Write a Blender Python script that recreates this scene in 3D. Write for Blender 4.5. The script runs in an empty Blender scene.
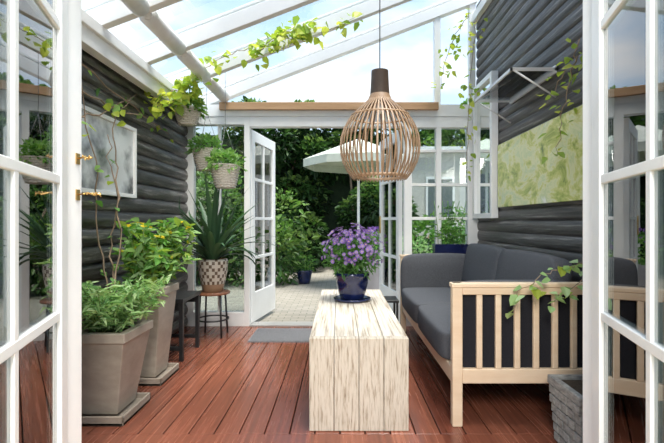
import bpy, math, random
from mathutils import Vector, Matrix
R=random.Random(7)
scene=bpy.context.scene
try:
    scene.view_settings.view_transform='Standard'
    scene.view_settings.look='None'
except Exception: pass

# ---------------- materials ----------------
def new_mat(name):
    m=bpy.data.materials.new(name); m.use_nodes=True
    nt=m.node_tree; nt.nodes.clear()
    out=nt.nodes.new('ShaderNodeOutputMaterial')
    return m,nt,out
def pbsdf(nt,out,rough=.5,metal=0,spec=.5):
    b=nt.nodes.new('ShaderNodeBsdfPrincipled')
    b.inputs['Roughness'].default_value=rough; b.inputs['Metallic'].default_value=metal
    b.inputs['Specular IOR Level'].default_value=spec
    nt.links.new(b.outputs[0],out.inputs[0]); return b
def M(name,c1,c2=None,rough=.5,scale=(8,8,8),metal=0,spec=.5,bump=0,detail=5,lo=.35,hi=.65,c3=None):
    m,nt,out=new_mat(name); b=pbsdf(nt,out,rough,metal,spec)
    if c2 is None: c2=tuple(min(1,x*.88) for x in c1)
    tc=nt.nodes.new('ShaderNodeTexCoord'); mp=nt.nodes.new('ShaderNodeMapping')
    mp.inputs['Scale'].default_value=scale
    nt.links.new(tc.outputs['Object'],mp.inputs[0])
    n=nt.nodes.new('ShaderNodeTexNoise'); n.inputs['Scale'].default_value=1; n.inputs['Detail'].default_value=detail
    n.inputs['Roughness'].default_value=.65
    nt.links.new(mp.outputs[0],n.inputs[0])
    r=nt.nodes.new('ShaderNodeValToRGB')
    r.color_ramp.elements[0].position=lo; r.color_ramp.elements[0].color=(*c1,1)
    r.color_ramp.elements[1].position=hi; r.color_ramp.elements[1].color=(*c2,1)
    if c3:
        e=r.color_ramp.elements.new(min(1,hi+.1)); e.color=(*c3,1)
    nt.links.new(n.outputs['Fac'],r.inputs[0]); nt.links.new(r.outputs[0],b.inputs['Base Color'])
    if bump:
        bp=nt.nodes.new('ShaderNodeBump'); bp.inputs['Strength'].default_value=bump; bp.inputs['Distance'].default_value=.01
        nt.links.new(n.outputs['Fac'],bp.inputs['Height']); nt.links.new(bp.outputs[0],b.inputs['Normal'])
    return m
def leafmat(name,c,tr=.35):
    m,nt,out=new_mat(name)
    b=nt.nodes.new('ShaderNodeBsdfPrincipled'); b.inputs['Base Color'].default_value=(*c,1); b.inputs['Roughness'].default_value=.45
    b.inputs['Specular IOR Level'].default_value=.35
    t=nt.nodes.new('ShaderNodeBsdfTranslucent'); t.inputs[0].default_value=(c[0]*1.3,c[1]*1.4,c[2]*.8,1)
    mx=nt.nodes.new('ShaderNodeMixShader'); mx.inputs[0].default_value=tr
    nt.links.new(b.outputs[0],mx.inputs[1]); nt.links.new(t.outputs[0],mx.inputs[2]); nt.links.new(mx.outputs[0],out.inputs[0])
    return m
def glassmat(name,ior=1.5,mul=1.0,tint=(.95,.98,.97)):
    m,nt,out=new_mat(name)
    t=nt.nodes.new('ShaderNodeBsdfTransparent'); t.inputs[0].default_value=(*tint,1)
    g=nt.nodes.new('ShaderNodeBsdfGlossy'); g.inputs['Roughness'].default_value=.01
    f=nt.nodes.new('ShaderNodeFresnel'); f.inputs[0].default_value=ior
    mm=nt.nodes.new('ShaderNodeMath'); mm.operation='MULTIPLY'; mm.inputs[1].default_value=mul; mm.use_clamp=True
    mx=nt.nodes.new('ShaderNodeMixShader')
    nt.links.new(f.outputs[0],mm.inputs[0]); nt.links.new(mm.outputs[0],mx.inputs[0])
    nt.links.new(t.outputs[0],mx.inputs[1]); nt.links.new(g.outputs[0],mx.inputs[2]); nt.links.new(mx.outputs[0],out.inputs[0])
    return m
WHITE=M('white_paint',(.88,.88,.86),(.82,.82,.80),rough=.35,scale=(3,3,3))
GLASS=glassmat('door_glass',1.5,1.9,(.85,.89,.88))
ROOFG=glassmat('roof_glass',1.45,.12,(.97,.99,1.0))
SID=M('charcoal_siding',(.014,.012,.011),(.075,.068,.062),rough=.32,scale=(14,3.0,34),bump=.8,lo=.38,hi=.56,c3=(.30,.28,.255),spec=.85,detail=9)
SIDR=M('charcoal_siding_weathered',(.022,.020,.020),(.085,.079,.076),rough=.42,scale=(14,2.0,55),bump=.6,lo=.38,hi=.58,c3=(.25,.235,.225),spec=.6,detail=9)
BIRCH=M('beech_wood',(.76,.60,.43),(.69,.51,.34),rough=.4,scale=(3,3,14))
PINE=M('pine_beam',(.55,.34,.19),(.44,.26,.13),rough=.5,scale=(2,20,20))
FAB=M('charcoal_fabric',(.068,.070,.077),(.112,.115,.125),rough=.95,scale=(160,160,160),spec=.15,bump=.3)
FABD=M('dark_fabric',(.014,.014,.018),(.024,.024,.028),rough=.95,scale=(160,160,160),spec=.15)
BLACK=M('black_metal',(.012,.012,.013),(.02,.02,.02),rough=.4)
TAUPE=M('taupe_fibreclay',(.42,.36,.29),(.31,.26,.205),rough=.42,scale=(5,5,9),bump=.15)
TRAYM=M('tray_clay',(.36,.30,.24),(.27,.22,.17),rough=.6)
SOIL=M('soil',(.03,.02,.012),(.06,.04,.025),rough=1,scale=(60,60,60),bump=.5)
STONE=M('stacked_stone',(.34,.33,.30),(.17,.16,.15),rough=.9,scale=(22,22,60),bump=.8)
BASK=M('white_wicker',(.78,.75,.68),(.5,.46,.38),rough=.8,scale=(60,60,90),bump=.6)
BLUE=M('cobalt_glaze',(.007,.010,.045),(.010,.018,.08),rough=.12,scale=(6,6,6),spec=.8)
BRASS=M('brass',(.75,.52,.22),(.55,.36,.13),rough=.3,metal=1,scale=(20,20,20))
SLAT=M('oak_slats',(.38,.25,.15),(.28,.175,.10),rough=.45,scale=(30,30,4))
SLATI=M('oak_neck',(.10,.068,.046),(.065,.043,.028),rough=.5)
STEM=M('bark',(.24,.17,.11),(.34,.25,.17),rough=.9,scale=(30,30,30))
GSTEM=M('green_stem',(.12,.22,.05),(.18,.28,.08),rough=.7)
WIRE=M('grey_wire',(.3,.3,.3),(.25,.25,.25),rough=.4,metal=.6)
RUB=M('grey_mat',(.15,.15,.155),(.22,.22,.23),rough=1,scale=(80,80,80),bump=.4)
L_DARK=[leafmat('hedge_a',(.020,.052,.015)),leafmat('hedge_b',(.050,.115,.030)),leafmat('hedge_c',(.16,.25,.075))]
L_MED=[leafmat('leaf_a',(.07,.19,.04)),leafmat('leaf_b',(.12,.28,.06)),leafmat('leaf_c',(.22,.38,.10))]
L_LITE=[leafmat('herb_a',(.17,.33,.11)),leafmat('herb_b',(.30,.47,.19)),leafmat('herb_c',(.42,.56,.28))]
L_VINE=[leafmat('vine_a',(.38,.46,.07),.45),leafmat('vine_b',(.52,.54,.12),.45),leafmat('vine_c',(.26,.37,.07),.45)]
L_AGAVE=[leafmat('agave_a',(.035,.085,.04),.12),leafmat('agave_b',(.06,.13,.06),.12)]
L_TREE=[leafmat('tree_a',(.14,.27,.06)),leafmat('tree_b',(.24,.38,.11)),leafmat('tree_c',(.09,.19,.05))]
PURP=[leafmat('aster_a',(.22,.11,.42),.3),leafmat('aster_b',(.36,.23,.60),.3)]
YEL=leafmat('yellow_bloom',(.75,.6,.05),.3)

# ---------------- mesh builder ----------------
class MB:
    def __init__(s): s.v=[];s.f=[];s.m=[];s.s=[]
    def add(s,vs,fs,mi=0,sm=False):
        o=len(s.v); s.v+= [tuple(v) for v in vs]
        for f in fs: s.f.append([i+o for i in f]); s.m.append(mi); s.s.append(sm)
    def box(s,x0,x1,y0,y1,z0,z1,mi=0,mat=None):
        vs=[Vector((x,y,z)) for x in(x0,x1) for y in(y0,y1) for z in(z0,z1)]
        if mat: vs=[mat@v for v in vs]
        s.add(vs,[(0,1,3,2),(4,6,7,5),(0,4,5,1),(2,3,7,6),(0,2,6,4),(1,5,7,3)],mi)
    def beam(s,p0,p1,w,h,mi=0,up=Vector((0,0,1))):
        p0=Vector(p0);p1=Vector(p1);d=(p1-p0).normalized(); a=d.cross(up)
        if a.length<1e-4: a=Vector((1,0,0))
        a.normalize(); b=a.cross(d).normalized()
        vs=[]
        for p in(p0,p1):
            for sa,sb in((-1,-1),(1,-1),(1,1),(-1,1)): vs.append(p+a*sa*w/2+b*sb*h/2)
        s.add(vs,[(0,3,2,1),(4,5,6,7),(0,1,5,4),(1,2,6,5),(2,3,7,6),(3,0,4,7)],mi)
    def tube(s,pts,r,mi=0,seg=6,r1=None):
        pts=[Vector(p) for p in pts]; n=len(pts); vs=[]
        for i,p in enumerate(pts):
            d=(pts[min(i+1,n-1)]-pts[max(i-1,0)]).normalized()
            a=d.cross(Vector((0,0,1)))
            if a.length<.05: a=d.cross(Vector((0,1,0)))
            a.normalize(); b=d.cross(a)
            rr=r if r1 is None else r+(r1-r)*i/(n-1)
            for k in range(seg):
                t=2*math.pi*k/seg; vs.append(p+a*math.cos(t)*rr+b*math.sin(t)*rr)
        fs=[]
        for i in range(n-1):
            for k in range(seg):
                k2=(k+1)%seg; fs.append((i*seg+k,i*seg+k2,(i+1)*seg+k2,(i+1)*seg+k))
        fs.append(tuple(range(seg))[::-1]); fs.append(tuple((n-1)*seg+k for k in range(seg)))
        s.add(vs,fs,mi,True)
    def lathe(s,c,prof,seg=24,mi=0,fn=None,sm=True):
        vs=[];n=len(prof)
        for r,z in prof:
            for k in range(seg):
                t=2*math.pi*k/seg; vs.append((c[0]+r*math.cos(t),c[1]+r*math.sin(t),c[2]+z))
        o=len(s.v); s.v+=vs
        for i in range(n-1):
            for k in range(seg):
                k2=(k+1)%seg
                s.f.append([o+i*seg+k,o+i*seg+k2,o+(i+1)*seg+k2,o+(i+1)*seg+k]); s.m.append(fn(i,k) if fn else mi); s.s.append(sm)
    def leaf(s,p,d,L,W,mi=0,n=None,fold=.25,droop=.15):
        p=Vector(p);d=Vector(d).normalized()
        if n is None: n=Vector((R.gauss(0,.5),R.gauss(0,.5),1))
        a=d.cross(n)
        if a.length<1e-3: a=d.cross(Vector((1,0,0)))
        a.normalize(); n=a.cross(d)
        dr=Vector((0,0,-1))*droop*L
        b0=p;l1=p+d*L*.33+a*W*.5+n*W*fold;l2=p+d*L*.7+a*W*.36+n*W*fold*.7+dr*.5
        t=p+d*L+dr;r1=p+d*L*.33-a*W*.5+n*W*fold;r2=p+d*L*.7-a*W*.36+n*W*fold*.7+dr*.5
        s.add([b0,l1,l2,t,r2,r1],[(0,1,2,3),(0,3,4,5)],mi)
    def cloud(s,c,rad,n,L,W,mis,shell=.3,out=.7,zmin=None):
        c=Vector(c)
        for _ in range(n):
            u=Vector((R.gauss(0,1),R.gauss(0,1),R.gauss(0,1))).normalized()
            k=R.uniform(shell,1)**.6
            p=c+Vector((u.x*rad[0],u.y*rad[1],u.z*rad[2]))*k
            if zmin is not None and p.z<zmin: continue
            d=u*out+Vector((R.gauss(0,.5),R.gauss(0,.5),R.gauss(.15,.4)))
            f=R.uniform(.7,1.3)
            s.leaf(p,d,L*f,W*f,R.choice(mis))
    def clampx(s,a,b):
        s.v=[(min(max(v[0],a),b),v[1],v[2]) for v in s.v]
    def build(s,name,mats,loc=(0,0,0),rotz=0,parent=None,bevel=0,subsurf=0):
        me=bpy.data.meshes.new(name); me.from_pydata(s.v,[],s.f)
        for m in mats: me.materials.append(m)
        me.polygons.foreach_set('material_index',s.m); me.polygons.foreach_set('use_smooth',s.s); me.update()
        o=bpy.data.objects.new(name,me); scene.collection.objects.link(o)
        o.location=loc; o.rotation_euler=(0,0,rotz)
        if parent: o.parent=parent
        if bevel:
            b=o.modifiers.new('b','BEVEL'); b.width=bevel; b.segments=3; b.limit_method='ANGLE'
        if subsurf:
            b=o.modifiers.new('s','SUBSURF'); b.levels=b.render_levels=subsurf
        return o
def empty(name,loc=(0,0,0)):
    e=bpy.data.objects.new(name,None); scene.collection.objects.link(e); e.location=loc; return e

LX,RX,BY=-1.55,1.39,4.47
def roofz(x): return 2.24+.385*(x+1.26)

# ---------------- floor ----------------
m,nt,out=new_mat('red_decking'); b=pbsdf(nt,out,.32,0,.6)
tc=nt.nodes.new('ShaderNodeTexCoord'); sp=nt.nodes.new('ShaderNodeSeparateXYZ'); nt.links.new(tc.outputs['Object'],sp.inputs[0])
dv=nt.nodes.new('ShaderNodeMath');dv.operation='DIVIDE';dv.inputs[1].default_value=.125;nt.links.new(sp.outputs[0],dv.inputs[0])
fl=nt.nodes.new('ShaderNodeMath');fl.operation='FLOOR';nt.links.new(dv.outputs[0],fl.inputs[0])
wn=nt.nodes.new('ShaderNodeTexWhiteNoise');wn.noise_dimensions='1D';nt.links.new(fl.outputs[0],wn.inputs['W'])
r1=nt.nodes.new('ShaderNodeValToRGB');r1.color_ramp.elements[0].color=(.145,.044,.026,1);r1.color_ramp.elements[1].color=(.235,.082,.048,1)
nt.links.new(wn.outputs[0],r1.inputs[0])
mp=nt.nodes.new('ShaderNodeMapping');mp.inputs['Scale'].default_value=(55,2,1);nt.links.new(tc.outputs['Object'],mp.inputs[0])
nz=nt.nodes.new('ShaderNodeTexNoise');nz.inputs['Scale'].default_value=1;nz.inputs['Detail'].default_value=6;nt.links.new(mp.outputs[0],nz.inputs[0])
r2=nt.nodes.new('ShaderNodeValToRGB');r2.color_ramp.elements[0].position=.3;r2.color_ramp.elements[0].color=(.7,.7,.7,1);r2.color_ramp.elements[1].position=.7;r2.color_ramp.elements[1].color=(1.25,1.22,1.2,1)
nt.links.new(nz.outputs[0],r2.inputs[0])
mu=nt.nodes.new('ShaderNodeMix');mu.data_type='RGBA';mu.blend_type='MULTIPLY';mu.inputs[0].default_value=1
nt.links.new(r1.outputs[0],mu.inputs[6]);nt.links.new(r2.outputs[0],mu.inputs[7]);nt.links.new(mu.outputs[2],b.inputs['Base Color'])
mr=nt.nodes.new('ShaderNodeMapRange');mr.inputs[3].default_value=.15;mr.inputs[4].default_value=.36;nt.links.new(nz.outputs[0],mr.inputs[0]);nt.links.new(mr.outputs[0],b.inputs['Roughness'])
DECK=m
GAP=M('deck_gap',(.02,.008,.006),(.02,.008,.006),rough=.9)
mb=MB()
x=-1.625
while x<1.5:
    mb.box(max(x+.003,-1.6),min(x+.122,1.45),2.19,BY,-.03,0); x+=.125
for y0 in(2.065,1.94,1.815,1.69): mb.box(-1.6,1.45,y0+.003,y0+.122,-.03,0)
mb.box(-1.6,1.45,1.6,BY,-.06,-.03,1)
mb.build('floor',[DECK,GAP],bevel=.003)
mb=MB(); mb.box(-1.6,1.45,-1.5,1.69,-.06,0)
mb.build('floor_house',[M('oak_floor',(.42,.28,.16),(.34,.21,.11),rough=.4,scale=(20,1.5,1))])

# ---------------- siding walls ----------------
def siding(name,xw,sgn,y0,y1,z0,z1,mat,pitch=.112,bulge=.02):
    mb=MB(); z=z0
    while z<z1-.01:
        zt=min(z+pitch,z1); n=9; pts=[]
        for i in range(n+1):
            t=i/n; pts.append((xw+sgn*(.003+bulge*math.sin(math.pi*min(1,t*1.02))**.6 if 0<t<1 else 0), z+(zt-z)*t))
        vs=[(p[0],y0,p[1]) for p in pts]+[(p[0],y1,p[1]) for p in pts]
        mb.add(vs,[(i,i+1,i+n+2,i+n+1) for i in range(n)],0,True); z=zt
    mb.box(min(xw,xw-sgn*.08),max(xw,xw-sgn*.08),y0,y1,z0-.06,z1)
    return mb.build(name,[mat])
siding('wall_left',LX,1,1.7,BY,0,2.12,SID,bulge=.026)
siding('wall_right',RX,-1,1.7,BY,0,3.24,SIDR,pitch=.096,bulge=.013)
mb=MB()
mb.box(-1.63,-1.02,1.6,1.68,0,2.1); mb.box(.96,1.47,1.6,1.68,0,2.1); mb.box(-1.63,1.47,1.6,1.68,2.17,3.3)
mb.build('wall_front',[M('grey_house_wall',(.06,.06,.06),(.11,.105,.10),rough=.6,scale=(3,3,30))])
mb=MB()
mb.box(-1.02,-.985,1.58,1.69,0,2.12); mb.box(.925,.96,1.58,1.69,0,2.12); mb.box(-1.02,.96,1.58,1.69,2.1,2.17)
mb.build('trim_front_door_frame',[WHITE],bevel=.004)

# ---------------- french door leaves ----------------
def leaf_door(name,w,h,zr,ncol,loc,rot,st=.1,bot=.22,top=.11,mun=.03,th=.042,handle=None):
    mb=MB()
    mb.box(0,st,0,th,0,h); mb.box(w-st,w,0,th,0,h)
    mb.box(st,w-st,0,th,0,bot); mb.box(st,w-st,0,th,h-top,h)
    for z in zr: mb.box(st,w-st,.004,th-.004,z-mun/2,z+mun/2)
    for i in range(1,ncol):
        x=st+(w-2*st)*i/ncol; mb.box(x-mun/2,x+mun/2,.005,th-.005,bot,h-top)
    mb.box(st,w-st,th/2-.003,th/2+.003,bot,h-top,1)
    if handle is not None:
        for sy in(-.012,th+.0):
            mb.box(w-st/2-.02,w-st/2+.02,sy,sy+.012,handle-.1,handle+.1,2)
        mb.tube([(w-st/2,-.012,handle+.03),(w-st/2,-.055,handle+.03),(w-st/2-.1,-.06,handle+.03)],.009,2,8)
    return mb.build(name,[WHITE,GLASS,BRASS],loc=loc,rotz=rot,bevel=.003)
zr=[.72,1.18,1.70]
leaf_door('french_door',.92,2.08,zr,2,(-.995,1.555,.012),math.atan2(-.95,.315),st=.075,th=.034)
leaf_door('french_door.001',.92,2.08,zr,2,(.895,1.575,.012),math.atan2(-.965,-.25),st=.085,th=.034)
leaf_door('french_door.002',.76,1.98,[.66,1.07,1.48],2,(-.90,4.53,.012),math.atan2(.985,.17),st=.09,bot=.3)
leaf_door('french_door.003',.76,1.98,[.66,1.07,1.48],2,(.64,4.53,.012),math.atan2(.985,-.17),st=.09,bot=.3,handle=1.0)

def hook(name,loc,ln):
    mb=MB()
    mb.box(-.014,-.009,-.012,.012,-.02,.02)
    mb.tube([(-.01,0,0),(ln*.35,0,.008),(ln*.7,0,-.002),(ln,0,.006)],.003,0,6)
    for i in range(7):
        x=ln*(.15+.13*i); a=R.uniform(0,6.28)
        mb.tube([(x,0,.003),(x+.004,.010*math.cos(a),.003+.012*math.sin(a))],.0045,0,6,.002)
    return mb.build(name,[BRASS],loc=loc)
hook('brass_door_hook',(-.972,1.66,1.285),.04); hook('brass_door_hook.001',(-.972,1.66,1.15),.075)

# ---------------- back wall glazing ----------------
mb=MB()
y0,y1=BY-.04,BY+.05
def fr(x0,x1,z0,z1,mi=0,a=y0,b_=y1): mb.box(x0,x1,a,b_,z0,z1,mi)
fr(-1.55,-1.47,0,2.1); fr(-.96,-.905,0,2.1); fr(.645,.72,0,2.1); fr(1.28,1.39,0,2.1)
fr(-1.47,-.96,0,.14); fr(-1.47,-.96,2.02,2.1); fr(.72,1.28,0,.7,0); fr(.72,1.28,1.99,2.1)
fr(-.905,.645,2.0,2.10)
fr(-1.23,-1.20,.14,2.02,0,y0+.02,y1-.02)
fr(.965,1.015,.7,1.99); 
for z in(1.08,1.42,1.76): fr(.72,1.28,z-.015,z+.015,0,y0+.02,y1-.02)
fr(-1.47,-.96,.14,2.02,1,BY,BY+.006); fr(.72,1.28,.7,1.99,1,BY,BY+.006)
mb.build('window_1',[WHITE,GLASS],bevel=.003)
mb=MB(); mb.box(-1.20,.98,BY-.082,BY-.046,2.16,2.235); mb.build('trim_pine_header',[PINE],bevel=.004)
mb=MB(); mb.box(-1.55,1.37,BY-.045,BY+.055,2.101,2.22); mb.build('trim_header',[WHITE])
mb=MB()
for xx in(.98,1.33):
    mb.box(xx-.03,xx+.03,BY-.03,BY+.04,2.22,roofz(xx)-.003)
mb.add([(-1.2,BY,2.22),(1.28,BY,2.22),(1.28,BY,roofz(1.28)),(-1.2,BY,roofz(-1.2))],[(0,1,2,3)],1)
mb.build('window_2',[WHITE,ROOFG])
mb=MB(); mb.box(-.905,.645,BY-.05,BY+.12,-.03,.012); mb.build('trim_threshold',[M('grey_sill',(.32,.31,.29),rough=.5)])

# ---------------- roof ----------------
e=empty('ceiling')
mb=MB()
for y in(1.9,2.6,3.2,3.8,4.47):
    h=.11 if y<4.4 else .10; w=.06 if y<4.4 else .09
    a=Vector((-1.60,y,roofz(-1.60)+h/2)); c=Vector((1.36,y,roofz(1.36)+h/2)); mb.beam(a,c,w,h)
    mb.beam(Vector((-1.60,y,roofz(-1.60)+h+.03)),Vector((1.36,y,roofz(1.36)+h+.03)),w*.7,.02)
mb.build('rafters',[WHITE],parent=e,bevel=.004)
mb=MB()
mb.box(-1.63,-1.38,1.7,BY+.1,2.125,2.19); mb.box(-1.47,-1.40,1.7,BY,2.03,2.125)
mb.build('wall_plate',[WHITE],parent=e,bevel=.004)
mb=MB(); mb.box(1.33,1.385,1.7,BY,3.05,3.13); mb.build('ridge_ledger',[WHITE],parent=e)
mb=MB()
zz=.125
mb.add([(-1.66,1.7,roofz(-1.66)+zz),(1.39,1.7,roofz(1.39)+zz),(1.39,BY+.06,roofz(1.39)+zz),(-1.66,BY+.06,roofz(-1.66)+zz)],[(0,1,2,3)])
mb.build('roof_glazing',[ROOFG],parent=e)
mb=MB()
for a,c in((1.95,2.55),(2.65,3.15),(3.25,3.75),(3.87,4.4)):
    mb.tube([(-1.15,a,2.285),(-1.15,c,2.285)],.055,0,20)
    mb.tube([(-1.15,a-.02,2.285),(-1.15,a,2.285)],.03,0,12); mb.tube([(-1.15,c,2.285),(-1.15,c+.02,2.285)],.03,0,12)
mb.build('rolled_roof_blind',[M('white_roller',(.86,.85,.81),rough=.6)])

# ---------------- table ----------------
TW=M('whitewashed_wood',(.26,.185,.12),(.54,.47,.375),rough=.6,scale=(75,2.4,9),bump=.4,lo=.30,hi=.45,c3=(.68,.62,.53))
TWF=M('whitewashed_wood_end',(.21,.15,.095),(.47,.40,.31),rough=.65,scale=(90,9,8),bump=.4,lo=.30,hi=.44,c3=(.58,.515,.42))
mb=MB()
x0,x1=-.155,.345; n=4; w=(x1-x0)/n
for i in range(n): mb.box(x0+i*w+.0012,x0+(i+1)*w-.0012,2.263,3.764,.425,.465)
for i in range(n):
    mb.box(x0+i*w+.0012,x0+(i+1)*w-.0012,2.215,2.262,.001,.465,1)
    mb.box(x0+i*w+.0012,x0+(i+1)*w-.0012,3.765,3.81,.001,.465,1)
mb.box(x0+.03,x1-.03,2.262,3.765,.39,.425)
mb.build('wooden_bench_table',[TW,TWF],bevel=.003)

# ---------------- aster pot ----------------
e=empty('potted_purple_aster',(.09,3.28,.465))
mb=MB()
mb.lathe((0,0,0),[(0,.0),(.115,.0),(.135,.010),(.138,.022),(.13,.024),(.12,.015),(.0,.015)],32)
mb.lathe((0,0,.015),[(0,0),(.082,0),(.088,.01),(.105,.06),(.118,.12),(.120,.165),(.128,.17),(.128,.195),(.116,.195),(.112,.17),(0,.165)],32)
mb.build('pot',[BLUE],parent=e)
mb=MB()
mb.cloud((0,0,.33),(.20,.20,.16),1200,.05,.012,[2,3],shell=.1)
for i in range(30):
    t=R.uniform(0,6.28); r=R.uniform(.02,.16); mb.tube([(r*.3*math.cos(t),r*.3*math.sin(t),.18),(r*math.cos(t),r*math.sin(t),.40)],.002,4,4)
for i in range(380):
    u=Vector((R.gauss(0,1),R.gauss(0,1),R.gauss(.3,.9))).normalized()
    if u.z<-.4: continue
    p=Vector((0,0,.36))+Vector((u.x*.215,u.y*.215,u.z*.20))*R.uniform(.72,1.12)
    nrm=(u+Vector((0,-.25,.3))).normalized(); a=nrm.orthogonal().normalized(); bb=nrm.cross(a)
    rr=R.uniform(.011,.018); mi=R.choice([0,1]); ph=R.random()
    for k in range(9):
        t=6.283*k/9+ph; d=a*math.cos(t)+bb*math.sin(t); q=a*math.cos(t+.3)+bb*math.sin(t+.3); q2=a*math.cos(t-.3)+bb*math.sin(t-.3)
        mb.add([p,p+q2*rr*.8+nrm*.003,p+d*rr*1.1+nrm*.001,p+q*rr*.8+nrm*.003],[(0,1,2,3)],mi)
    c=p+nrm*.003
    mb.add([c+(a*math.cos(k*1.2566)+bb*math.sin(k*1.2566))*rr*.25+nrm*.001 for k in range(5)],[(0,1,2,3,4)],5)
mb.build('flowers',[PURP[0],PURP[1],L_MED[0],L_MED[1],GSTEM,YEL],parent=e)

# ---------------- pendant lamp ----------------
e=empty('slatted_pendant_lamp',(.27,3.0,0))
prof=[(.055,2.07),(.057,2.02),(.060,1.96),(.064,1.91),(.078,1.875),(.115,1.84),(.165,1.795),(.212,1.74),(.245,1.68),(.264,1.62),(.270,1.56),(.265,1.50),(.250,1.445),(.222,1.39),(.180,1.335)]
mb=MB(); N=44
for k in range(N):
    t=2*math.pi*k/N; rd=Vector((math.cos(t),math.sin(t),0)); tg=Vector((-math.sin(t),math.cos(t),0))
    vs=[]
    for r,z in prof:
        hw=.0052 if r>.07 else .0042
        for a_,b_ in((-1,-1),(1,-1),(1,1),(-1,1)): vs.append(rd*(r+b_*.0022)+tg*a_*hw+Vector((0,0,z)))
    fs=[]; nb=3
    for i in range(len(prof)-1):
        for q in range(4):
            q2=(q+1)%4; fs.append((i*4+q,i*4+q2,i*4+4+q2,i*4+4+q))
    mb.add(vs,fs[:nb*4],1); o=len(mb.v)-len(vs)
    for f in fs[nb*4:]: mb.f.append([i+o for i in f]); mb.m.append(0); mb.s.append(False)
def ring(r,z,h,th,mi): mb.lathe((0,0,z),[(r-th,0),(r,0),(r,h),(r-th,h),(r-th,0)],40,mi)
ring(.184,1.345,.02,.006,0); ring(.053,2.05,.02,.053,1); ring(.062,1.90,.02,.008,1); ring(.20,1.755,.012,.006,0)
mb.lathe((0,0,1.90),[(.048,0),(.048,.15),(.0,.155)],24,1)
mb.build('slats',[SLAT,SLATI],parent=e)
mb=MB(); mb.tube([(0,0,2.06),(0,0,roofz(.27)+.05)],.0035,0,8)
mb.beam((0,-.0,roofz(.27)+.05),(0,.18,roofz(.27)+.05),.03,.03)
mb.tube([(0,0,1.9),(0,0,1.86)],.02,0,12); mb.build('cord',[BLACK],parent=e)
mb=MB(); mb.lathe((0,0,1.78),[(0,0),(.02,.005),(.03,.03),(.025,.055),(.014,.08),(.013,.09)],16); mb.build('bulb',[M('opal_bulb',(.9,.88,.82),rough=.2)],parent=e)

# ---------------- sofa ----------------
e=empty('sofa')
SY0,SY1=2.26,4.24; SX0,SX1=.575,1.345
mb=MB()
def endframe(y):
    y2=y+.045
    mb.box(SX0,SX0+.052,y,y2,0,.735); mb.box(SX1-.05,SX1,y,y2,0,.70)
    mb.box(SX0+.052,SX1-.05,y,y2,.675,.712); mb.box(SX0-.005,SX1,y-.006,y2+.01,.712,.735)
    mb.box(SX0+.052,SX1-.05,y+.004,y2-.004,.22,.295)
    for i in range(6):
        x=SX0+.125+i*.097; mb.box(x,x+.030,y+.004,y+.026,.295,.675)
endframe(SY0); endframe(SY1-.045)
mb.box(SX0+.012,SX0+.045,SY0+.045,SY1-.045,.20,.285); mb.box(SX1-.04,SX1-.01,SY0+.045,SY1-.045,.20,.285)
mb.box(SX1-.04,SX1-.01,SY0+.045,SY1-.045,.62,.70)
for i in range(7):
    y=SY0+.25+i*.25; mb.box(SX0+.045,SX1-.04,y,y+.06,.235,.262)
mb.build('frame',[BIRCH],parent=e,bevel=.005)
def cushion(name,x0,x1,y0,y1,z0,z1,rot=0,mat=FAB,bev=.035,piv=None,puff=.012):
    cx,cy,cz=(x0+x1)/2,(y0+y1)/2,(z0+z1)/2; hx,hy,hz=(x1-x0)/2,(y1-y0)/2,(z1-z0)/2
    import bmesh
    bm=bmesh.new(); bmesh.ops.create_cube(bm,size=2)
    bmesh.ops.subdivide_edges(bm,edges=bm.edges[:],cuts=5,use_grid_fill=True)
    for v in bm.verts:
        u=v.co.copy(); p=Vector((u.x*hx,u.y*hy,u.z*hz))
        inner=Vector((max(-hx+bev,min(hx-bev,p.x)),max(-hy+bev,min(hy-bev,p.y)),max(-hz+bev,min(hz-bev,p.z))))
        d=p-inner
        if d.length>1e-6: p=inner+d.normalized()*bev
        f=lambda a:(1-a*a)
        p.x+=math.copysign(puff,u.x)*f(u.y)*f(u.z)*(abs(u.x)>.99); p.y+=math.copysign(puff,u.y)*f(u.x)*f(u.z)*(abs(u.y)>.99); p.z+=math.copysign(puff,u.z)*f(u.x)*f(u.y)*(abs(u.z)>.99)
        v.co=p
    me=bpy.data.meshes.new(name); bm.to_mesh(me); bm.free()
    for p in me.polygons: p.use_smooth=True
    me.materials.append(mat); o=bpy.data.objects.new(name,me); scene.collection.objects.link(o)
    o.location=(cx,cy,cz); o.rotation_euler=(0,rot,0); o.parent=e
    s_=o.modifiers.new('s','SUBSURF'); s_.levels=s_.render_levels=2
    return o
ym=(SY0+SY1)/2
cushion('arm_cushion_1',SX0+.02,SX1-.06,SY0+.06,SY0+.15,.275,.735,bev=.04,puff=.004)
cushion('arm_cushion_2',SX0-.0,SX1-.06,SY1-.16,SY1-.05,.275,.745,bev=.05)
cushion('seat_1',SX0-.02,SX1-.2,SY0+.155,ym-.006,.275,.455,bev=.022,puff=.01)
cushion('seat_2',SX0-.02,SX1-.2,ym+.006,SY1-.165,.275,.455,bev=.022,puff=.01)
cushion('back_1',SX1-.22,SX1-.08,SY0+.155,ym-.006,.44,.85,rot=.17,bev=.025)
cushion('back_2',SX1-.22,SX1-.08,ym+.006,SY1-.165,.44,.85,rot=.17,bev=.025)
mb=MB(); mb.box(SX0+.053,SX1-.051,SY0+.028,SY0+.054,.296,.674); mb.build('end_lining',[FABD],parent=e)

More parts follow.
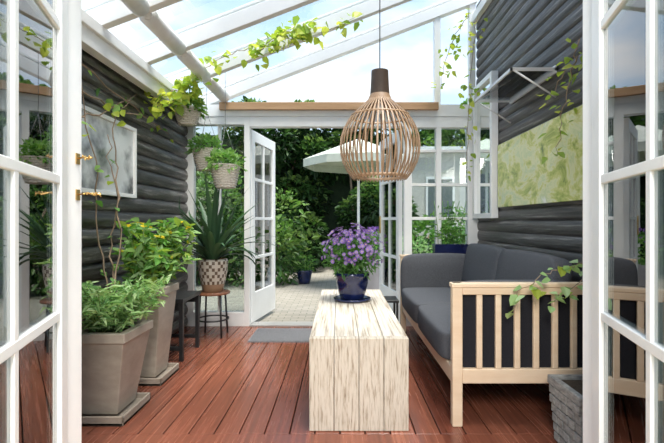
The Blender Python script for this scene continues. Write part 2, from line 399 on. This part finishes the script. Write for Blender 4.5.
# ---------------- planters ----------------
def sq_planter(name,cx,cy,ht,hb,hz,tray=True,rot=0):
    en=empty(name,(cx,cy,0)); mb=MB()
    zb=.035 if tray else 0
    lv=[(hb,zb),(ht,hz-.05),(ht+.012,hz-.05),(ht+.012,hz),(ht-.03,hz),(ht-.04,hz-.05)]
    vs=[]
    for h,z in lv: vs+=[(-h,-h,z),(h,-h,z),(h,h,z),(-h,h,z)]
    fs=[(3,2,1,0)]
    for i in range(len(lv)-1):
        for k in range(4): k2=(k+1)%4; fs.append((i*4+k,i*4+k2,i*4+4+k2,i*4+4+k))
    mb.add(vs,fs)
    h=ht-.035; mb.add([(-h,-h,hz-.04),(h,-h,hz-.04),(h,h,hz-.04),(-h,h,hz-.04)],[(0,1,2,3)],1)
    if tray:
        t=hb+.06
        mb.box(-t,t,-t,t,.0,.02,2)
        for a in((-t,-t+.012,-t,t),(t-.012,t,-t,t),(-t,t,-t,-t+.012),(-t,t,t-.012,t)): mb.box(*a,.0,.05,2)
    mb.build('pot',[TAUPE,SOIL,TRAYM],parent=en,rotz=rot,bevel=.005)
    return en
def herb_bush(en,z,rad,n,L,W,mats,stems=16,flow=0,rise=1.0,asym=(0,0)):
    mb=MB()
    for i in range(stems):
        t=R.uniform(0,6.28); r=R.uniform(.2,1)*rad[0]
        top=Vector((asym[0]+r*math.cos(t),asym[1]+r*math.sin(t),z+R.uniform(.4,1)*rad[1]*rise))
        b0=Vector((r*.25*math.cos(t),r*.25*math.sin(t),z-.04)); mid=(b0+top)/2+Vector((0,0,.04))
        mb.tube([b0,mid,top],.003,3,4)
        for j in range(n//stems):
            f=R.uniform(.15,1.05); p=b0*(1-f)**2+mid*2*f*(1-f)+top*f*f
            d=Vector((R.gauss(0,1),R.gauss(0,1),R.gauss(.3,.5))); s_=R.uniform(.7,1.3)
            mb.leaf(p+Vector((R.gauss(0,.012),R.gauss(0,.012),0)),d,L*s_,W*s_,R.choice([0,1,2]))
        if flow and R.random()<flow:
            for j in range(5): mb.leaf(top,(R.gauss(0,1),R.gauss(0,1),1),.03,.02,4)
    mb.clampx(-1.515-en.location.x,9)
    mb.build('foliage',mats+[GSTEM,YEL],parent=en)
p1=sq_planter('herb_planter',-1.275,2.43,.165,.105,.475)
herb_bush(p1,.475,(.29,.25),1900,.055,.016,L_LITE,80,asym=(.05,0))
p2=sq_planter('flower_planter',-1.30,2.98,.148,.10,.62)
herb_bush(p2,.62,(.26,.42),1000,.085,.036,[L_MED[1],L_LITE[1],L_VINE[2]],38,flow=.8,asym=(.05,0))

en=empty('stone_planter',(1.19,2.0,0)); mb=MB()
lv=[(.15,0),(.175,.27),(.185,.27),(.185,.31),(.155,.31),(.15,.25)]
vs=[];fs=[(3,2,1,0)]
for h,z in lv: vs+=[(-h,-h*.8,z),(h,-h*.8,z),(h,h*.8,z),(-h,h*.8,z)]
for i in range(len(lv)-1):
    for k in range(4): k2=(k+1)%4; fs.append((i*4+k,i*4+k2,i*4+4+k2,i*4+4+k))
mb.add(vs,fs); mb.add([(-.155,-.125,.29),(.155,-.125,.29),(.155,.125,.29),(-.155,.125,.29)],[(0,1,2,3)],1)
for r in range(6):
    z=.01+r*.044; h=.153+.025*z/.27
    for i in range(5):
        a=-h+2*h*i/5+.004*R.random(); b_=a+2*h/5-.006
        mb.box(a,b_,-h*.8-.006-.008*R.random(),-h*.8+.01,z,z+.038)
        mb.box(-h-.006-.008*R.random(),-h+.01,a*.8,b_*.8,z,z+.038)
mb.build('pot',[STONE,SOIL],parent=en,bevel=.004)
mb=MB(); mb.cloud((.05,0,.31),(.08,.08,.03),40,.035,.014,[0,1]); mb.build('foliage',L_MED,parent=en)

# ---------------- agave on stand ----------------
e=empty('potted_agave',(-1.17,4.08,0)); mb=MB()
for k in range(4):
    t=.785+k*1.5708; mb.tube([(.15*math.cos(t),.15*math.sin(t),0),(.125*math.cos(t),.125*math.sin(t),.41)],.009,0,8)
mb.lathe((0,0,.385),[(0,0),(.15,0),(.155,.01),(.15,.022),(0,.022)],24,1); mb.lathe((0,0,.15),[(.135,0),(.145,0),(.145,.012),(.135,.012),(.135,0)],24)
mb.build('stand',[BLACK,M('teak_top',(.35,.15,.07),(.25,.1,.05))],parent=e)
mb=MB()
pr=[(.0,0),(.09,0)]+[(.09+.045*math.sin(min(1,i/8)*1.4),.012+i*.03) for i in range(1,10)]+[(.125,.30),(.118,.27),(0,.26)]
mb.lathe((0,0,.408),pr,32,0,fn=lambda i,k:(1 if (i<3 or i>10) else (0 if ((k+i)%4==0 or (k-i)%4==0) else 2)))
mb.build('pot',[M('brown_lattice',(.14,.095,.06)),M('pot_brown',(.36,.23,.14)),M('pot_cream',(.62,.57,.48))],parent=e)
mb=MB()
for i in range(54):
    t=i*2.39996; el=R.uniform(.15,1.38); Ln=R.uniform(.52,.80)*(.75+.35*el/1.35); W=R.uniform(.045,.065)
    d=Vector((math.cos(t),math.sin(t),0)); sd=Vector((-math.sin(t),math.cos(t),0)); ang=el+.25
    p=Vector((0,0,.68))+d*.02; n=9
    vs=[]
    for j in range(n):
        f=j/(n-1); w=W*(.6+1.2*f if f<.35 else 1.02*(1-((f-.35)/.65)**1.6)+.01)
        up=Vector((-math.sin(ang)*d.x,-math.sin(ang)*d.y,math.cos(ang)))
        q=p.copy()
        if q.x<-.33: q.x=-.33
        if q.y>.32: q.y=.32
        vs+= [q+sd*w*.5+up*w*.18,q,q-sd*w*.5+up*w*.18]
        p=p+(d*math.cos(ang)+Vector((0,0,math.sin(ang))))*Ln/(n-1); ang-=.13*(1.5-el)*1.3*(1-.2*f)
    fs=[]
    for j in range(n-1):
        fs+=[(j*3,j*3+1,j*3+4,j*3+3),(j*3+1,j*3+2,j*3+5,j*3+4)]
    mb.add(vs,fs,R.choice([0,1]),True)
mb.build('leaves',L_AGAVE,parent=e)

mb=MB()
mb.box(-1.50,-1.17,3.3,3.72,.44,.47)
for y in(3.31,3.68):
    for x in(-1.49,-1.205): mb.box(x,x+.03,y,y+.03,0,.44)
    mb.box(-1.46,-1.205,y+.005,y+.025,.08,.11); mb.box(-1.46,-1.205,y+.005,y+.025,.38,.44)
mb.build('black_bench',[BLACK],bevel=.003)
mb=MB(); mb.box(-.80,-.18,3.84,4.30,0,.012)
for i in range(30): mb.box(-.79,-.19,3.85+i*.015,3.858+i*.015,.012,.016)
mb.build('doormat',[RUB])
mb=MB()
mb.box(.36,.545,4.08,4.34,.30,.32)
for x in(.365,.52):
    for y in(4.09,4.31): mb.box(x,x+.02,y,y+.02,0,.30)
mb.box(.37,.54,4.1,4.33,.10,.115)
mb.build('black_side_table',[BLACK],bevel=.002)

# ---------------- hanging baskets ----------------
def basket(name,x,y,z,r,h,top,n=350,L=.05,mats=L_MED,trail=.12):
    en=empty(name,(x,y,0)); mb=MB()
    k=9; pr=[(0,z)]+[(r*(.62+.38*(i/k)**.7),z+h*i/k) for i in range(k+1)]+[(r*1.06,z+h),(r*1.06,z+h+.012),(r*.93,z+h+.012),(r*.9,z+h-.02),(0,z+h-.02)]
    mb.lathe((0,0,0),pr,24)
    for i in range(k):
        zz=z+h*(i+.5)/k; rr=r*(.62+.38*((i+.5)/k)**.7)+.004
        pts=[(rr*math.cos(q*.5236/2)+0,rr*math.sin(q*.5236/2),zz+.004*(-1)**q) for q in range(25)]
        mb.tube(pts,.006,0,5)
    for q in range(3):
        t=q*2.094+.3; mb.tube([(r*math.cos(t),r*math.sin(t),z+h),(0,0,min(z+h+.35,top-.03))],.0018,1,4)
    mb.tube([(0,0,min(z+h+.35,top-.03)),(0,0,top)],.002,1,4)
    mb.build('pot',[BASK,WIRE],parent=en)
    mb=MB(); mb.cloud((0,0,z+h+.04),(r*1.25,r*1.25,r*.75),n,L,L*.5,[0,1,2],zmin=z+h*.75)
    for i in range(7):
        t=R.uniform(0,6.28); p=Vector((r*math.cos(t),r*math.sin(t),z+h)); q=p+Vector((.05*math.cos(t),.05*math.sin(t),-R.uniform(.3,1)*trail))
        for j in range(7): mb.leaf(p+(q-p)*j/7,(math.cos(t)+R.gauss(0,.5),math.sin(t)+R.gauss(0,.5),-.3),L*.8,L*.45,R.choice([0,1,2]))
    mb.build('foliage',mats,parent=en)
basket('hanging_basket',-1.19,3.95,1.50,.115,.18,roofz(-1.19)+.0,mats=L_MED[1:]+[L_LITE[0]],trail=.07)
basket('hanging_basket.001',-1.0,3.86,1.34,.12,.19,roofz(-1.0)+.05,trail=.05,mats=L_MED[1:]+[L_LITE[1]])
basket('hanging_basket.002',-1.28,3.72,1.86,.10,.13,roofz(-1.28)+.0,n=420,L=.05,mats=L_MED[1:]+[L_VINE[2]],trail=.05)

# ---------------- vines ----------------
def vine(name,paths,n,L,mats=L_VINE,r=.004,spread=.05,cl=(-1.52,1.37)):
    mb=MB()
    for pts in paths:
        P=[Vector(p) for p in pts]; sm=[]
        for i in range(len(P)-1):
            for j in range(5):
                f=j/5; p=P[i].lerp(P[i+1],f); sm.append(p+Vector((R.gauss(0,.008),R.gauss(0,.008),R.gauss(0,.008))))
        sm.append(P[-1]); mb.tube(sm,r,3,5,r*.5)
        for _ in range(n):
            p=R.choice(sm)+Vector((R.gauss(0,spread),R.gauss(0,spread)*.7,R.gauss(0,spread)*.8))
            f=R.uniform(.6,1.3)
            d=Vector((R.gauss(0,1),R.gauss(0,1),R.gauss(-.4,.5)))
            mb.leaf(p,d,L*f,L*f*.85,R.choice([0,1,2]),fold=.12)
    mb.clampx(*cl)
    return mb.build(name,mats+[STEM])
vine('grapevine_rafter',[[(-1.44,3.4,1.98),(-1.36,3.5,2.06),(-1.2,3.62,2.2),(-1.04,3.66,2.38),(-.80,3.68,2.48),(-.55,3.68,2.54),(-.3,3.68,2.60),(0,3.68,2.66),(.18,3.68,2.78)],[(-.68,3.68,2.46),(-.5,3.66,2.60),(-.25,3.68,2.68)],[(-1.2,3.62,2.2),(-1.25,3.5,2.05),(-1.4,3.3,1.9)]],95,.07)
vine('grapevine_corner',[[(1.25,4.25,3.05),(1.1,4.25,2.85),(1.02,4.28,2.6),(.98,4.3,2.35)],[(1.3,4.2,3.0),(1.22,4.15,2.5),(1.2,4.15,2.0),(1.18,4.15,1.5)]],55,.055)
vine('grapevine_right',[[(1.31,2.42,2.05),(1.30,2.48,1.85),(1.27,2.54,1.65),(1.28,2.6,1.45)],[(1.30,2.4,1.95),(1.27,2.5,1.9),(1.22,2.6,1.75)]],20,.05,cl=(-1,1.338))
vine('grapevine_sofa',[[(1.3,2.2,.85),(1.15,2.18,.83),(1.0,2.18,.78),(.88,2.18,.70),(.84,2.18,.60)],[(1.3,2.2,.80),(1.2,2.17,.77),(1.05,2.17,.66)]],22,.048,mats=[L_LITE[1],L_LITE[2],L_VINE[0]],r=.003,spread=.02)
vine('climbing_stems_left',[[(-1.42,2.75,.6),(-1.44,2.78,.9),(-1.40,2.8,1.2),(-1.46,2.85,1.5),(-1.47,2.9,1.75),(-1.46,3.1,1.9)],[(-1.40,2.72,.6),(-1.35,2.75,1.0),(-1.42,2.76,1.35),(-1.47,2.8,1.6)],[(-1.47,2.4,1.8),(-1.47,2.9,1.78),(-1.47,3.5,1.86)],[(-1.47,2.4,1.62),(-1.47,2.7,1.7),(-1.47,3.2,1.97)],[(-1.47,2.5,1.95),(-1.47,3.0,1.88),(-1.47,3.8,1.80)],[(-1.42,2.7,.6),(-1.46,2.65,1.0),(-1.44,2.6,1.4),(-1.47,2.5,1.9)]],8,.05,mats=[L_VINE[0],L_MED[2],L_MED[1]],r=.006,spread=.03)

# ---------------- wall art ----------------
m,nt,out=new_mat('misty_print'); b=pbsdf(nt,out,.12)
tc=nt.nodes.new('ShaderNodeTexCoord'); n_=nt.nodes.new('ShaderNodeTexNoise'); n_.inputs['Scale'].default_value=4.5; n_.inputs['Detail'].default_value=8
nt.links.new(tc.outputs['Object'],n_.inputs[0]); r=nt.nodes.new('ShaderNodeValToRGB')
r.color_ramp.elements[0].position=.34; r.color_ramp.elements[0].color=(.08,.09,.09,1); r.color_ramp.elements[1].position=.54; r.color_ramp.elements[1].color=(.66,.68,.67,1)
nt.links.new(n_.outputs[0],r.inputs[0]); nt.links.new(r.outputs[0],b.inputs['Base Color'])
PRINT=m
def picture(name,xf,sgn,y0,y1,z0,z1,fw,fm,pm,th=.03):
    mb=MB(); xa=xf; xb=xf+sgn*th; lo,hi=min(xa,xb),max(xa,xb)
    mb.box(lo,hi,y0,y1,z0,z0+fw); mb.box(lo,hi,y0,y1,z1-fw,z1); mb.box(lo,hi,y0,y0+fw,z0+fw,z1-fw); mb.box(lo,hi,y1-fw,y1,z0+fw,z1-fw)
    c=(xa+xb)/2; mb.box(min(xa,c),max(xa,c),y0+fw,y1-fw,z0+fw,z1-fw,1)
    return mb.build(name,[fm,pm],bevel=.002)
picture('framed_print',-1.521,1,2.2,3.25,1.22,1.73,.026,WHITE,PRINT)
m,nt,out=new_mat('abstract_painting'); b=pbsdf(nt,out,.18)
tc=nt.nodes.new('ShaderNodeTexCoord'); mp=nt.nodes.new('ShaderNodeMapping'); mp.inputs['Scale'].default_value=(1,2.4,3.6); nt.links.new(tc.outputs['Object'],mp.inputs[0])
n_=nt.nodes.new('ShaderNodeTexNoise'); n_.inputs['Scale'].default_value=1.5; n_.inputs['Detail'].default_value=9; n_.inputs['Roughness'].default_value=.72; n_.inputs['Distortion'].default_value=.6; nt.links.new(mp.outputs[0],n_.inputs[0])
r=nt.nodes.new('ShaderNodeValToRGB'); cr=r.color_ramp
cr.elements[0].position=.34; cr.elements[0].color=(.20,.26,.10,1); cr.elements[1].position=.68; cr.elements[1].color=(.84,.84,.76,1)
for p,c in((.42,(.48,.54,.16)),(.47,(.66,.66,.24)),(.52,(.78,.77,.46)),(.59,(.60,.67,.36))):
    e_=cr.elements.new(p); e_.color=(*c,1)
nt.links.new(n_.outputs[0],r.inputs[0]); nt.links.new(r.outputs[0],b.inputs['Base Color'])
mb=MB(); mb.box(1.345,1.3738,2.1,3.78,1.17,1.70); mb.build('abstract_canvas_painting',[m],bevel=.003)
MIR,nt,out=new_mat('mirror_glass'); b=pbsdf(nt,out,.03,1); b.inputs['Base Color'].default_value=(.8,.82,.8,1)
picture('wall_mirror',1.373,-1,3.84,4.38,1.08,2.36,.045,WHITE,MIR,th=.06)
mb=MB()
mb.box(1.09,1.37,2.80,3.55,2.012,2.018,1)
for y in(2.80,3.54): mb.box(1.08,1.373,y,y+.012,2.005,2.025)
mb.tube([(1.10,3.546,2.01),(1.368,3.546,1.84)],.006,0,6); mb.tube([(1.10,2.806,2.01),(1.368,2.806,1.84)],.006,0,6)
mb.box(1.08,1.092,2.80,3.552,2.005,2.025); mb.box(1.360,1.373,2.80,3.552,1.99,2.04)
mb.build('glass_wall_shelf',[M('aluminium',(.72,.72,.72),rough=.4,metal=.2),glassmat('shelf_glass',1.5,1.5,(.88,.92,.92))])

e=empty('window_trough_planter',(0,0,0)); mb=MB()
mb.box(.76,1.26,4.29,4.42,.70,.72,1); mb.box(.78,.80,4.30,4.42,0,.70,1); mb.box(1.22,1.24,4.30,4.42,0,.70,1)
mb.box(.92,1.25,4.30,4.41,.72,.83); mb.build('trough',[BLUE,BLACK],parent=e,bevel=.004)
mb=MB(); mb.cloud((1.08,4.35,.9),(.15,.04,.08),110,.05,.02,[0,1,2],zmin=.83)
for i in range(9):
    x=R.uniform(.95,1.22); mb.tube([(x,4.35,.83),(x+R.gauss(0,.02),4.35,1.0),(x+R.gauss(0,.04),4.34,1.25)],.003,1,4)
    for j in range(6): mb.leaf((x,4.35,.9+.055*j),(R.gauss(0,1),-.3,.4),.05,.025,R.choice([0,1,2]))
mb.build('foliage',L_MED,parent=e)

# ---------------- garden ----------------
mb=MB()
m,nt,out=new_mat('garden_pavers'); b=pbsdf(nt,out,.8)
tc=nt.nodes.new('ShaderNodeTexCoord'); br=nt.nodes.new('ShaderNodeTexBrick'); br.inputs['Scale'].default_value=3.2
br.inputs['Color1'].default_value=(.26,.235,.19,1); br.inputs['Color2'].default_value=(.33,.30,.25,1); br.inputs['Mortar'].default_value=(.14,.14,.10,1); br.inputs['Mortar Size'].default_value=.015
nt.links.new(tc.outputs['Object'],br.inputs[0]); nt.links.new(br.outputs[0],b.inputs['Base Color'])
mb.add([(-9,BY+.06,-.03),(9,BY+.06,-.03),(9,18,-.03),(-9,18,-.03)],[(0,1,2,3)]); mb.build('ground_patio',[m])
m2=M('lawn',(.08,.16,.04),(.12,.22,.06),rough=1,scale=(4,4,4))
mb=MB(); mb.add([(-12,-2,-.07),(-1.64,-2,-.07),(-1.64,BY+.06,-.07),(-12,BY+.06,-.07)],[(0,1,2,3)]); mb.add([(1.48,-2,-.07),(12,-2,-.07),(12,BY+.06,-.07),(1.48,BY+.06,-.07)],[(0,1,2,3)]); mb.build('ground_lawn',[m2])
def hedge(name,x0,x1,y,z1,n,mats,L=.16,bumps=26,core=True,jy=.3,rr=(.35,.8)):
    mb=MB(); blobs=[]
    for i in range(bumps):
        blobs.append((Vector((R.uniform(x0,x1),y+R.uniform(-jy,.3),R.uniform(.2,z1))),R.uniform(*rr)))
    for _ in range(n):
        c,r_=R.choice(blobs); u=Vector((R.gauss(0,1),R.gauss(-.5,1),R.gauss(.2,1))).normalized()
        p=c+u*r_*R.uniform(.8,1.05)
        if p.z<0: p.z=R.uniform(0,.3)
        f=R.uniform(.6,1.3)
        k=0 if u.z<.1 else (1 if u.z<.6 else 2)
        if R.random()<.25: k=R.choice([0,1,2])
        mb.leaf(p,u+Vector((R.gauss(0,.6),R.gauss(0,.6),R.gauss(0,.4))),L*f,L*f*.5,k)
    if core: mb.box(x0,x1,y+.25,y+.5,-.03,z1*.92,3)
    for i in range(8):
        x=R.uniform(x0,x1); mb.tube([(x,y,-.03),(x+R.gauss(0,.1),y,z1*.5),(x+R.gauss(0,.2),y,z1*.9)],.04,4,6,.02)
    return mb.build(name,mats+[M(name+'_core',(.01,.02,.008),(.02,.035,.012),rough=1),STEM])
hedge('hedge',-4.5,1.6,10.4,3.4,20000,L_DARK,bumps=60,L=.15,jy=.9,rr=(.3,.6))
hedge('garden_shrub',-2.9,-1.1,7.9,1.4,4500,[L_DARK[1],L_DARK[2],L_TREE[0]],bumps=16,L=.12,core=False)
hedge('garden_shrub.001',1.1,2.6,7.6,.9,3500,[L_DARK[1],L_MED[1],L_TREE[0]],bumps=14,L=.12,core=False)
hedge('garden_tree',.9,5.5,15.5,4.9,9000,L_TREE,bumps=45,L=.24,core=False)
mb=MB()
mb.box(1.9,7,12.4,12.7,-.03,3.0); mb.box(1.8,7.1,12.2,12.9,3.0,3.12,1)
for i in range(4):
    x=2.4+i*1.15; mb.box(x,x+.8,12.36,12.40,.9,2.3,1); mb.box(x+.06,x+.37,12.35,12.36,.97,2.23,2); mb.box(x+.43,x+.74,12.35,12.36,.97,2.23,2)
mb.build('garden_house',[M('cream_render',(.62,.60,.54)),WHITE,M('dark_pane',(.10,.13,.14),rough=.1)])
mb=MB(); c=(.30,7.2,0)
mb.tube([(c[0],c[1],-.03),(c[0],c[1],2.38)],.022,1,10)
n=8
for k in range(n):
    a,b_=2*math.pi*k/n+.2,2*math.pi*(k+1)/n+.2
    A=Vector((c[0]+.9*math.cos(a),c[1]+.9*math.sin(a),2.04)); B=Vector((c[0]+.9*math.cos(b_),c[1]+.9*math.sin(b_),2.04)); T=Vector((c[0],c[1],2.40))
    mb.add([T,A,B],[(0,1,2)]); mb.add([A,B,B-Vector((0,0,.12)),A-Vector((0,0,.12))],[(0,1,2,3)])
    mb.tube([T-Vector((0,0,.02)),A-Vector((0,0,.01))],.008,1,4)
mb.lathe((c[0],c[1],-.03),[(0,0),(.28,0),(.28,.05),(.05,.08),(.05,.3),(0,.3)],16,1)
mb.build('garden_parasol',[M('parasol_canvas',(.52,.54,.46),(.44,.46,.39),rough=.8),WHITE])
def pot(name,x,y,r,h,mat,n,mats,fl=None,L=.06):
    en=empty(name,(x,y,-.03)); mb=MB()
    mb.lathe((0,0,0),[(0,0),(r*.65,0),(r*.8,h*.3),(r*.95,h*.8),(r*1.05,h*.92),(r*1.05,h),(r*.9,h),(r*.85,h*.9),(0,h*.9)],24); mb.build('pot',[mat],parent=en)
    mb=MB(); mb.cloud((0,0,h+r*.9),(r*1.4,r*1.4,r*1.3),n,L,L*.45,[0,1,2],zmin=h*.8)
    if fl:
        for i in range(60):
            u=Vector((R.gauss(0,1),R.gauss(0,1),abs(R.gauss(0,1)))).normalized(); mb.leaf(Vector((0,0,h+r))+u*r*1.4,u,.05,.05,3)
    mb.build('foliage',mats+[PURP[0]],parent=en)
pot('patio_pot_plant',.44,5.75,.16,.60,M('grey_glaze',(.42,.40,.42),rough=.3),500,L_MED,fl=True)
pot('patio_pot_plant.001',-.62,7.7,.14,.24,BLUE,250,L_MED)
pot('patio_pot_plant.002',.95,5.9,.2,.45,TAUPE,500,L_LITE)

# ---------------- world / light ----------------
w=bpy.data.worlds.new('World'); scene.world=w; w.use_nodes=True; nt=w.node_tree; nt.nodes.clear()
o=nt.nodes.new('ShaderNodeOutputWorld'); bg=nt.nodes.new('ShaderNodeBackground'); nt.links.new(bg.outputs[0],o.inputs[0])
tc=nt.nodes.new('ShaderNodeTexCoord'); sp=nt.nodes.new('ShaderNodeSeparateXYZ'); nt.links.new(tc.outputs['Generated'],sp.inputs[0])
r=nt.nodes.new('ShaderNodeValToRGB'); r.color_ramp.elements[0].position=0; r.color_ramp.elements[0].color=(.60,.74,.88,1); r.color_ramp.elements[1].position=.8; r.color_ramp.elements[1].color=(.30,.52,.84,1)
nt.links.new(sp.outputs[2],r.inputs[0])
mp=nt.nodes.new('ShaderNodeMapping'); mp.inputs['Scale'].default_value=(1,1,2.2); nt.links.new(tc.outputs['Generated'],mp.inputs[0])
n_=nt.nodes.new('ShaderNodeTexNoise'); n_.inputs['Scale'].default_value=2.6; n_.inputs['Detail'].default_value=8; nt.links.new(mp.outputs[0],n_.inputs[0])
r2=nt.nodes.new('ShaderNodeValToRGB'); r2.color_ramp.elements[0].position=.48; r2.color_ramp.elements[0].color=(0,0,0,1); r2.color_ramp.elements[1].position=.66; r2.color_ramp.elements[1].color=(1,1,1,1)
nt.links.new(n_.outputs[0],r2.inputs[0])
mx=nt.nodes.new('ShaderNodeMix'); mx.data_type='RGBA'; nt.links.new(r2.outputs[0],mx.inputs[0]); nt.links.new(r.outputs[0],mx.inputs[6]); mx.inputs[7].default_value=(.95,.95,.95,1)
nt.links.new(mx.outputs[2],bg.inputs[0]); bg.inputs[1].default_value=.95
sd=bpy.data.lights.new('sun','SUN'); sd.energy=4.6; sd.angle=math.radians(26); sd.color=(1,.96,.90)
so=bpy.data.objects.new('sun',sd); scene.collection.objects.link(so); so.rotation_euler=(math.radians(12),math.radians(10),0); so.location=(0,0,6)
ld=bpy.data.lights.new('house_fill_light','AREA'); ld.shape='DISK'; ld.size=1.0; ld.energy=64; ld.color=(1,.95,.88)  # added fill behind the camera to brighten front faces; no fixture there
lo=bpy.data.objects.new('house_fill_light',ld); scene.collection.objects.link(lo); lo.location=(0,-.9,2.35); lo.rotation_euler=(math.radians(62),0,0)
scene.view_settings.exposure=.75

# ---------------- camera ----------------
cd=bpy.data.cameras.new('camera'); cd.lens=24; cd.sensor_width=36; cd.shift_x=-8/664; cd.clip_start=.02
co=bpy.data.objects.new('camera',cd); scene.collection.objects.link(co); co.location=(0,0,1.05); co.rotation_euler=(math.radians(90),0,0)
scene.camera=co
